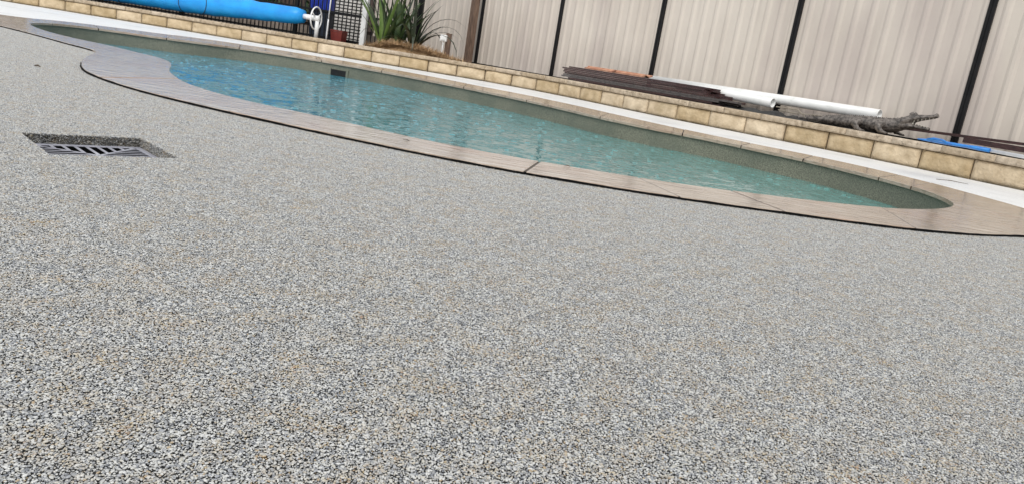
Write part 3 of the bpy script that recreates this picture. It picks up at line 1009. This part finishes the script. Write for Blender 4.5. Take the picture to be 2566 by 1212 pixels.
# ------------------------------------------------------------------ things behind the picket fence
# bin with a blue tub on it
BO = 1.35
bl, br = G(783, 60, BO), G(834, 60, BO)
bw_ = (br - bl).length; bc = (bl + br) / 2
r = root('storage_bin', (bc.x, bc.y, .205), 'tall dark slate plastic bin behind the fence beside the cover wheel', 'bin')
b_ = MB()
def frust(b, c, d, n, l0, w0, l1, w1, z0, z1):
    d, n = Vector((d.x, d.y, 0)), Vector((n.x, n.y, 0)); c = Vector((c.x, c.y, 0))
    v = []
    for l, w, z in ((l0, w0, z0), (l1, w1, z1)):
        v += [c - d * l / 2 - n * w / 2 + Vector((0, 0, z)), c + d * l / 2 - n * w / 2 + Vector((0, 0, z)), c + d * l / 2 + n * w / 2 + Vector((0, 0, z)), c - d * l / 2 + n * w / 2 + Vector((0, 0, z))]
    return b.add(v, [(3, 2, 1, 0), (4, 5, 6, 7), (0, 1, 5, 4), (1, 2, 6, 5), (2, 3, 7, 6), (3, 0, 4, 7)])
o = frust(b_, bc, LD, LN, bw_ * .86, .30, bw_, .36, .205, .70).build('body', 'bin', r); bevel(o, .02, 2)
o = MB().cbox(bc, LD, LN, bw_ + .03, .39, .701, .722).build('lid', 'bin', r); bevel(o, .006, 2)
r = root('plastic_tub', (bc.x, bc.y, .722), 'royal blue ribbed plastic tub sitting on the slate bin', 'tub')
o = frust(MB(), bc, LD, LN, bw_ * .92, .30, bw_ * 1.05, .36, .7225, 1.02).build('body', 'crate', r); bevel(o, .015, 2)
o = MB().cbox(bc, LD, LN, bw_ * 1.1, .40, 1.021, 1.045).build('rim', 'crate', r); bevel(o, .006, 2)
for i in range(5):
    c = bc + Vector((*(LD * (i - 2) * bw_ * .19), 0)) - Vector((*(LN * .165), 0))
    MB().cbox(c, LD, LN, .02, .02, .74, 1.0).build('fin', 'crate', r)
# maroon pot
c0, c1 = G(834, 85, .85), G(865, 85, .85); pc = (c0 + c1) / 2; pw = (c1 - c0).length
r = root('planter_pot', (pc.x, pc.y, .205), 'small square maroon planter pot below the white slat screen', 'pot')
o = frust(MB(), pc, LD, LN, pw * .8, pw * .8, pw * .95, pw * .95, .205, .40).build('body', 'maroon', r); bevel(o, .006, 2)
o = MB().cbox(pc, LD, LN, pw, pw, .401, .425).build('rim', 'maroon', r); bevel(o, .005, 2)
# white brush leaning
t0, t1 = G(818, 92, .62), G(834, -40, .62)
r = root('pool_pole', (t0.x, t0.y, .205), 'white pole with long grey brush head standing by the roller wheel', 'pole')
md_ = t0.lerp(t1, .33)
t0 = Vector((t0.x, t0.y, .207))
MB().tube([md_, t1], .011, 8).build('shaft', 'alu', r, True)
MB().tube([t0, t0.lerp(md_, .3), t0.lerp(md_, .8), md_], [(.012, .02), (.014, .027), (.014, .024), (.012, .012)], 10).build('brush_head', 'alu', r, True)
# white slat screen
SO = 1.30
s0_, s1_ = G(836, 50, SO), G(915, 50, SO)
r = root('slat_screen', (s1_.x, s1_.y, .205), 'white horizontal slat screen with a thick white end post', 'screen')
d = (s1_ - s0_); d.z = 0; Ls = d.length; dn = d.normalized()
z = .26
while z < 1.9:
    MB().cbox((s0_ + s1_) / 2, dn, LN, Ls, .018, z, z + .038).build('slat', 'slat', r)
    z += .057
pst = G(914, 50, .92)
MB().cbox(pst, dn, LN, .085, .085, .205, 2.0).build('post', 'white', r)
MB().cbox((s0_ + s1_) / 2 + Vector((*LN, 0)) * .03, dn, LN, Ls, .02, .21, 1.95).build('backing', 'dark', r)
# low sleeper edging behind the pickets
r_line = 1.75
for i in range(5):
    c = LA + LD * (.9 + i * 2.02) + LN * r_line
    o = MB().cbox(c, LD, LN, 2.0, .09, .205, .43 - .012 * (i % 2)).thing('garden_sleeper', 'sleeper', 'long pale sleeper edging set on edge behind the picket fence', 'sleeper', 'sleepers behind the picket fence')
# paling fence far behind
pfn = root('paling_fence', (*(LA + LN * 4), .205), 'dark brown timber paling fence beyond the shrubs', 'fence')
q0 = world_loc(pfn)
pal = MB().box((-.055, -.01, 0), (.11, 0, 0), (0, .02, 0), (0, 0, 1.9)); palm = mesh('paling', pal.v, pal.f, 'paling')
for i in range(150):
    p = LD * (i * .114 - 1.5)
    link('paling', palm, pfn, (p.x, p.y, random.uniform(-.02, .02)), (0, 0, lang))
rb = MB().box((-1.5, .012, .3), (17, 0, 0), (0, .05, 0), (0, 0, .09)).box((-1.5, .012, 1.4), (17, 0, 0), (0, .05, 0), (0, 0, .09))
link('rail', mesh('rail', rb.v, rb.f, 'paling'), pfn, (0, 0, 0), (0, 0, lang))
# shrubs
def leaf_cloud(name, c, rx, ry, rz, n, size, ma, parent):
    U = RNG.normal(size=(n, 3)); U /= np.linalg.norm(U, axis=1, keepdims=True)
    rad_ = RNG.uniform(.35, 1, n) ** .6
    lump = np.array([.75 + .35 * mnoise.noise(Vector(u) * 1.8 + Vector((c.x, c.y, 0))) for u in U])
    Cn = U * (rad_ * lump)[:, None] * np.array([rx, ry, rz]) + np.array(c)
    A = RNG.normal(size=(n, 3)); A /= np.linalg.norm(A, axis=1, keepdims=True)
    B = np.cross(A, RNG.normal(size=(n, 3))); B /= np.linalg.norm(B, axis=1, keepdims=True)
    s = size * RNG.uniform(.6, 1.3, n)[:, None]
    V = np.stack([Cn - A * s, Cn - B * s * .38, Cn + A * s, Cn + B * s * .38], 1).reshape(-1, 3)
    V -= np.array(world_loc(parent))
    Fc = np.arange(n * 4).reshape(-1, 4)
    return link(name, mesh(name, V.tolist(), Fc.tolist(), ma), parent)
for i, (s, off, h, lb) in enumerate(((6.6, 2.6, 1.1, 'bushy green shrub behind the picket fence at the far end of the cover roll'), (5.0, 2.7, .8, 'dark low shrub behind the sleeper edging between two larger shrubs'), (3.4, 2.6, .95, 'rounded green shrub behind the middle of the cover roll'), (1.7, 2.7, .75, 'small dark shrub beside the slate bin'), (8.3, 2.5, 1.2, 'tall leafy shrub at the outer end of the picket fence'))):
    c = LA + LD * s + LN * off
    r = root('shrub', (c.x, c.y, .205), lb, 'shrub')
    leaf_cloud('foliage', Vector((c.x, c.y, .3 + h * .5)), .75, .5, h * .62, 2200, .05, 'shrub', r)
    st = MB()
    for k in range(4):
        st.tube([Vector((c.x, c.y, .2)), Vector((c.x + random.uniform(-.3, .3), c.y + random.uniform(-.2, .2), .3 + h * .6))], [.018, .008], 6)
    st.build('stem', 'stem', r)

# ------------------------------------------------------------------ strap-leaf plants
def blade(base, az, tilt, L, w, droop, fold=.25, n=9):
    v, f = [], []
    p = Vector(base); el = tilt
    side = Vector((-math.sin(az), math.cos(az), 0))
    for i in range(n + 1):
        s = i / n
        ww = w * (min(1, .55 + 1.6 * s) * (1 - s ** 2.6) + .02)
        d = Vector((math.cos(az) * math.cos(el), math.sin(az) * math.cos(el), math.sin(el)))
        up = side.cross(d).normalized()
        if up.z < 0 and el < math.pi / 2: up = -up
        v += [p - side * ww + up * ww * fold, p.copy(), p + side * ww + up * ww * fold]
        p = p + d * (L / n)
        el -= droop * (.3 + 1.7 * s) / n
    for i in range(n):
        for k in range(2):
            a = i * 3 + k
            f.append((a, a + 1, a + 4, a + 3))
    return v, f
def strap_plant(base, label, n, Lr, tilt, droop, mats, w=.028, seed=1, drop=None):
    random.seed(seed)
    r = root('strap_plant', base, label, 'plant')
    MB().tube([Vector(base) - Vector((0, 0, .02)), Vector(base) + Vector((0, 0, .12))], [.05, .035], 8).build('stem', 'stem', r)
    for i in range(n):
        az = i * 2.399 + random.uniform(-.3, .3)
        tl = math.radians(random.uniform(*tilt))
        b = Vector(base) + Vector((math.cos(az), math.sin(az), 0)) * .03 + Vector((0, 0, random.uniform(.0, .12)))
        L = random.uniform(*Lr)
        v, f = blade(b, az, tl, L, w * random.uniform(.75, 1.2), random.uniform(*droop))
        MB().add(v, f).build('leaf', random.choice(mats), r, True)
    return r
def gp(x, off, z=.21):
    p = G(x, 100, off); return (p.x, p.y, z)
strap_plant(gp(958, .55), 'upright strap leaf plant with a few lime leaves by the white screen post', 24, (.75, 1.25), (55, 88), (.2, .9), ['leaf', 'leaf', 'leaf_lime', 'leaf'], .036, 3)
strap_plant(gp(994, .62), 'dense deep green strap leaf plant in the middle of the clump', 26, (.7, 1.15), (58, 89), (.1, .7), ['leaf', 'leaf', 'leaf_dark'], .040, 4)
strap_plant(gp(1036, .60), 'dark arching strap leaf plant in front of the black end post', 24, (.7, 1.25), (30, 84), (.6, 2.6), ['leaf_dark', 'leaf_dark', 'leaf'], .032, 5)

# dry grass heap
def grass(name, pts_, n, L, ma, label, cat):
    v, f = [], []
    for i in range(n):
        a, b = random.choice(pts_)
        s = random.random()
        p = Vector(a).lerp(Vector(b), s)
        p += Vector((random.gauss(0, .10), random.gauss(0, .08), 0))
        d = Vector((random.gauss(0, 1), random.gauss(0, 1), random.uniform(.1, 1.1))).normalized()
        l = L * random.uniform(.4, 1.2); w = .0022
        sd = d.cross(Vector((0, 0, 1))).normalized() * w
        q = p + d * l * .55; e = p + d * l + Vector((0, 0, -.25 * l))
        k = len(v)
        v += [p - sd, p + sd, q + sd, q - sd, e]
        f += [(k, k + 1, k + 2, k + 3), (k + 3, k + 2, k + 4)]
    o = link(name, mesh(name, v, f, ma))
    return tag(o, label, cat, kind='stuff')
random.seed(11)
def g3(x, off, z): p = G(x, 120, off); return (p.x, p.y, z)
grass('dry_grass', [(g3(935, .34, .24), g3(1000, .36, .37)), (g3(975, .32, .34), g3(1060, .36, .35)), (g3(1040, .30, .33), g3(1100, .4, .29)), (g3(1080, .33, .28), g3(1150, .4, .23))], 5200, .13, 'dry', 'heap of dry brown grass clippings behind the wall cap', 'dry grass')
# mulch mound beneath
mv, mf = [], []
ca, cb = Vector(g3(925, .50, 0)), Vector(g3(1140, .50, 0))
nx, ny = 28, 8
for i in range(nx + 1):
    for j in range(ny + 1):
        s, t = i / nx, j / ny
        p = ca.lerp(cb, s) + Vector((*LN, 0)) * (t - .5) * .62
        h = math.sin(math.pi * s) ** .8 * math.sin(math.pi * t) * .16 + .02 * mnoise.noise(p * 6)
        mv.append((p.x, p.y, .20 + h))
for i in range(nx):
    for j in range(ny):
        q = i * (ny + 1) + j
        mf.append((q, q + ny + 1, q + ny + 2, q + 1))
tag(link('mulch_mound', mesh('mulch_mound', mv, mf, 'dry', True)), 'low mound of brown mulch under the strap leaf plants', 'mulch', kind='stuff')

# outdoor power point on a stake
a = G(1112, 120, .55)
r = root('power_outlet', (a.x, a.y, .205), 'small white outdoor box on a thin pipe fixed to a short stake', 'outlet')
c = G(1112, 96, .55); dn = -LD
o = MB().cbox(c, LD, LN, .115, .06, c.z - .055, c.z + .05).build('box', 'white', r); bevel(o, .008, 2)
o = MB().cbox(c - Vector((*LN, 0)) * .034, LD, LN, .07, .012, c.z - .035, c.z + .03).build('cover', 'white', r); bevel(o, .003, 1)
MB().tube([Vector((c.x, c.y, .2)), Vector((c.x, c.y, c.z - .05))], .012, 8).build('conduit', 'white', r, True)
k = c + Vector((*LN, 0)) * .06 - Vector((*LD, 0)) * .065
MB().cbox(k, LD, LN, .085, .045, .2, c.z + .085).build('stake', 'timber', r)
# brown timber post
a = F(1182, 80, .16)
MB().cbox(a, FD, FN, .125, .10, .2, 2.25).thing('timber_post', 'timber', 'weathered brown timber post standing against the sheet fence', 'post')

# ------------------------------------------------------------------ stack of boards, tiles, pipes
def dirp(p, d, s): return p + Vector((d.x, d.y, 0)) * s
random.seed(21)
SO_ = .48
sl, sr = F(1418, 190, SO_), F(1838, 245, SO_)
Lst = (Vector((sr.x, sr.y)) - Vector((sl.x, sl.y))).length
zb = .215
c0 = Vector((sl.x, sl.y))
nl = 10
th = .0225
for k in range(nl):
    for j in range(3):
        e0_ = random.uniform(0, .16) + (.10 * (nl - 1 - k) / nl if k > 1 else .3)
        e1_ = random.uniform(-.02, .10) - (.26 * (1 - abs(k - 4) / 6) if random.random() < .7 else 0)
        if k == nl - 1 and j != 1: e0_ += .1
        s_, e_ = e0_, Lst - max(0, k - 4) * .05 - e1_ - .1
        mid_ = c0 + FD * ((s_ + e_) / 2) + FN * ((j - 1) * .097 + random.uniform(-.008, .008))
        an = random.uniform(-.006, .006)
        d = Vector((FD.x * math.cos(an) - FD.y * math.sin(an), FD.x * math.sin(an) + FD.y * math.cos(an)))
        b = MB().cbox(mid_, d, Vector((-d.y, d.x)), e_ - s_, .09, zb + k * th, zb + k * th + th - .0025)
        grey_ = (2 <= k <= 4 and random.random() < .5)
        b.thing('timber_board', 'board_grey' if grey_ else 'board', 'greyed decking board low in the dark stack along the fence' if grey_ else 'top layer dark brown decking board under the terracotta tiles' if k == nl - 1 else 'dark brown decking board lying inside the stack along the fence', 'board', 'boards stacked along the fence')
zt = zb + nl * th
def roof_tile(pa, pb, off, zbase, label, tilt=0):
    a, b = F(*pa, off), F(*pb, off)
    a.z = zbase; b.z = zbase
    d = (b - a); L = d.length; d.normalize(); n_ = Vector((*FN, 0))
    v, f = [], []
    nx, ny = 10, 10
    for top in (1, 0):
        for i in range(nx + 1):
            for j in range(ny + 1):
                s, t = i / nx, j / ny
                wv = .016 * math.cos(t * 2 * math.pi * 1.5) + .016
                p = a + d * (L * s + .015 * math.sin(j * 1.7)) + n_ * (t - .5) * .20 + Vector((0, 0, wv + .012 * top + tilt * s))
                v.append(p)
    n1 = (nx + 1) * (ny + 1)
    for i in range(nx):
        for j in range(ny):
            q = i * (ny + 1) + j
            f.append((q, q + ny + 1, q + ny + 2, q + 1)); f.append((n1 + q, n1 + q + 1, n1 + q + ny + 2, n1 + q + ny + 1))
    bd = [i * (ny + 1) for i in range(nx + 1)] + [nx * (ny + 1) + j for j in range(1, ny + 1)] + [i * (ny + 1) + ny for i in range(nx - 1, -1, -1)] + [j for j in range(ny - 1, 0, -1)]
    for i in range(len(bd)):
        x, y = bd[i], bd[(i + 1) % len(bd)]
        f.append((x, y, n1 + y, n1 + x))
    MB().add(v, f).thing('roof_tile', 'terracotta', label, 'roof tile', None, True)
roof_tile((1478, 175), (1545, 186), .48, zt, 'orange terracotta roof tile tilted up on the board stack', .0)
roof_tile((1552, 186), (1622, 198), .48, zt, 'second terracotta tile lying flat beside the tilted one on the boards', .0)
# pipes
def pipe(p0, p1, r_, label, cut=False):
    d = (p1 - p0).normalized()
    ref = Vector((0, 0, 1)); a = (ref - d * ref.dot(d)).normalized(); b = d.cross(a)
    seg = 28
    v, f = [], []
    st = [(p0, r_), (p0.lerp(p1, .5), r_), (p1, r_), (p1, r_ * .86), (p1 - d * .25, r_ * .86)]
    for i, (c, rr_) in enumerate(st):
        for k in range(seg):
            t = 2 * math.pi * k / seg
            sh = 0
            if cut and i in (2, 3): sh = -.06 * (1 - math.cos(t + math.pi)) * .5 * 1.2
            v.append(c + a * rr_ * math.cos(t) + b * rr_ * math.sin(t) + d * sh)
    for i in range(len(st) - 1):
        for k in range(seg):
            k2 = (k + 1) % seg
            f.append((i * seg + k, i * seg + k2, (i + 1) * seg + k2, (i + 1) * seg + k))
    f.append(tuple(reversed(range(seg))))
    f.append(tuple(4 * seg + k for k in range(seg)))
    o = MB().add(v, f).thing('pvc_pipe', 'pvc', label, 'pipe', None, True)
    for pl in o.data.polygons[-2:]: pl.use_smooth = False
    return o
p1 = F(1937, 259, .30); p0 = F(1700, 214, .30)
pipe(p0, p1, .056, 'shorter white plastic pipe with its open round end showing')
q1 = F(2204, 289, .16); q0 = F(1630, 200, .16)
pipe(q0, q1, .058, 'longer white plastic pipe with slanted cut end above the crocodile')

# weed mat and bits of dark rubbish between boards and crocodile
def cloth_patch(pa, pb, off, w, h, label, seed):
    a, b = F(*pa, off), F(*pb, off)
    v, f = [], []
    nx, ny = 26, 8
    n_ = Vector((*FN, 0))
    for i in range(nx + 1):
        for j in range(ny + 1):
            s, t = i / nx, j / ny
            p = Vector((a.x, a.y, 0)).lerp(Vector((b.x, b.y, 0)), s) + n_ * (t - .5) * w
            hh = h * (math.sin(math.pi * t) ** .7) * (.55 + .9 * abs(mnoise.noise(Vector((s * 9, t * 3, seed))))) * min(1, 6 * s, 6 * (1 - s))
            v.append((p.x, p.y, .207 + hh))
    for i in range(nx):
        for j in range(ny):
            q = i * (ny + 1) + j
            f.append((q, q + ny + 1, q + ny + 2, q + 1))
    MB().add(v, f).thing('weed_mat', 'cloth', label, 'weed mat', None, True)
cloth_patch((1790, 270), (2060, 300), .46, .36, .085, 'crumpled black weed mat under the open end of the pipe', 1.3)
cloth_patch((2090, 320), (2240, 335), .36, .42, .045, 'flat black weed mat beneath the crocodile', 4.7)
for (pa, pm_, pb, lb) in (((1945, 268), (2000, 276), (2018, 296), 'bent pale twig hanging below the pipe'), ((1950, 276), (1990, 284), (2060, 291), 'long thin twig lying between pipe and crocodile')):
    MB().tube([F(*pa, .52), F(*pm_, .52), F(*pb, .52)], [.006, .007, .004], 6).thing('twig', 'twig_pale', lb, 'twig')
a, b = F(2025, 289, .50), F(2068, 293, .50)
# ------------------------------------------------------------------ crocodile statue
CO = .50
def ring_px(x, yt, yb): 
    t, b = F(x, yt, CO), F(x, yb, CO)
    return (t + b) / 2, (t - b).length / 2
body = [(1985, 293, 296), (2015, 293, 300), (2045, 292, 305), (2075, 291, 311), (2105, 290.5, 317), (2135, 291, 322), (2165, 293, 327), (2190, 295, 330), (2215, 298, 333), (2236, 299.5, 333.5), (2254, 298, 330), (2268, 296, 325), (2280, 293, 320)]
cb = MB()
ps, rs = [], []
for q in body:
    c, rr_ = ring_px(*q); ps.append(c); rs.append((rr_, rr_ * 1.25))
cb.tube(ps, rs, 14)
def jaw(L, wid):
    ps, rs = [], []
    for i, q in enumerate(L):
        c, rr_ = ring_px(*q); ps.append(c); rs.append((rr_, wid[i]))
    cb.tube(ps, rs, 12)
jaw([(2264, 295, 319), (2280, 290, 314), (2294, 287.5, 307.5), (2310, 288, 304), (2326, 289, 301.5), (2340, 288, 299), (2351, 286.5, 296.5)], [.085, .085, .07, .055, .045, .042, .032])
jaw([(2264, 304, 327), (2283, 309, 325), (2298, 313, 325), (2312, 317, 327), (2328, 320.5, 329)], [.075, .07, .055, .045, .03])
n3 = Vector((*FN, 0)); d3 = Vector((*FD, 0))
def legs(x, ytop, ybot, s, fwd):
    a = F(x, ytop, CO) + n3 * s * .10
    k = a.lerp(F(x - 4, (ytop + ybot) / 2, CO) + n3 * s * .19, .9)
    e = F(x + fwd * .3, ybot - 1, CO) + n3 * s * .17
    e.z = max(e.z, .235)
    cb.tube([a, k, e], [.045, .036, .028], 8)
    for q in (-.3, 0, .3):
        cb.tube([e, e + d3 * .07 * (1 if fwd > 0 else 1) + n3 * s * q * .1 - Vector((0, 0, .014))], [.018, .010], 6)
legs(2222, 312, 332, 1, 8); legs(2226, 312, 332, -1, 8); legs(2165, 306, 326, 1, 6); legs(2168, 306, 326, -1, 6)
# scutes down the back and eye bumps
for i in range(26):
    x = 2020 + i * 9.6
    yt = np.interp(x, [q[0] for q in body], [q[1] for q in body])
    for s in (-.45, .1):
        c = F(x, yt, CO) + n3 * s * .07 - Vector((0, 0, .006))
        cb.tube([c - d3 * .02 - Vector((0, 0, .01)), c + Vector((0, 0, .016)), c + d3 * .012 - Vector((0, 0, .012))], [.008, .010, .006], 5)
for s in (-1, 1):
    c = F(2290, 289, CO) + n3 * s * .035
    cb.tube([c - d3 * .025, c + Vector((0, 0, .012)), c + d3 * .02], [.014, .02, .012], 7)
    c = F(2348, 289, CO) + n3 * s * .012
    cb.tube([c - d3 * .01, c + Vector((0, 0, .008)), c + d3 * .01], [.008, .011, .007], 6)
lo = F(2200, 334, CO); lo.z = .21
crs = root('crocodile_statue', lo, 'grey crocodile statue with jaws wide open lying along the wall', 'statue')
o = cb.build('body', 'croc', crs, True)
md = o.modifiers.new('remesh', 'REMESH'); md.mode = 'VOXEL'; md.voxel_size = .007; md.use_smooth_shade = True
th_ = MB()
for i in range(6):
    s = i / 5
    xx = 2296 + s * 46
    yt = np.interp(xx, [2295, 2310, 2326, 2340, 2351], [305, 302, 299.5, 297, 295])
    c = F(xx, yt - 1.5, CO) + n3 * np.interp(s, [0, 1], [.045, .024])
    th_.tube([c, c - Vector((0, 0, .020))], [.006, .001], 5)
    xx = 2292 + s * 32
    yt = np.interp(xx, [2283, 2298, 2312, 2326], [309, 313, 317, 321])
    c = F(xx, yt + 1, CO) + n3 * np.interp(s, [0, 1], [.045, .018])
    th_.tube([c, c + Vector((0, 0, .020))], [.006, .001], 5)
th_.build('teeth', 'tooth', crs)

# ------------------------------------------------------------------ blue scoop on a white pole, dark planks
def on(x, y, z): return P(x, y, z)
h0, h1 = on(2478, 377, .285), on(2590, 398, .285)
hd = (h1 - h0).normalized()
rt_ = root('pool_scoop', on(2400, 366, .25), 'blue plastic pool brush head on a white pole lying on the wall cap', 'pool brush')
MB().tube([h0 - hd * .03, h0 + hd * 1.6], .014, 12).build('pole', 'alu', rt_, True)
sk_ = [on(2308, 350, .285), on(2325, 352, .285), on(2350, 355.5, .288), on(2385, 361.5, .289), on(2420, 367, .287), on(2450, 372, .286), on(2480, 377.5, .285)]
MB().tube(sk_, [(.006, .03), (.010, .06), (.014, .06), (.013, .035), (.013, .028), (.017, .022), (.017, .020)], 12).build('head', 'tool_blue', rt_, True)
ridge = on(2335, 350, .30)
MB().tube([on(2322, 349, .296), on(2340, 349, .305), on(2362, 353, .305), on(2372, 358, .298)], [.006, .013, .012, .005], 8).build('grip', 'tool_blue', rt_, True)
for pa, pb, off, h_, lb in (((2262, 322), (2640, 372), .10, .026, 'long dark timber rail leaning along the foot of the sheet fence'), ((2418, 352), (2700, 398), .30, .05, 'short dark plank lying behind the blue brush head')):
    a, b = F(*pa, off), F(*pb, off)
    d = b - a
    MB().box(a - Vector((0, 0, h_ / 2)), d, n3 * .05, (0, 0, h_)).thing('timber_plank', 'board', lb, 'plank')
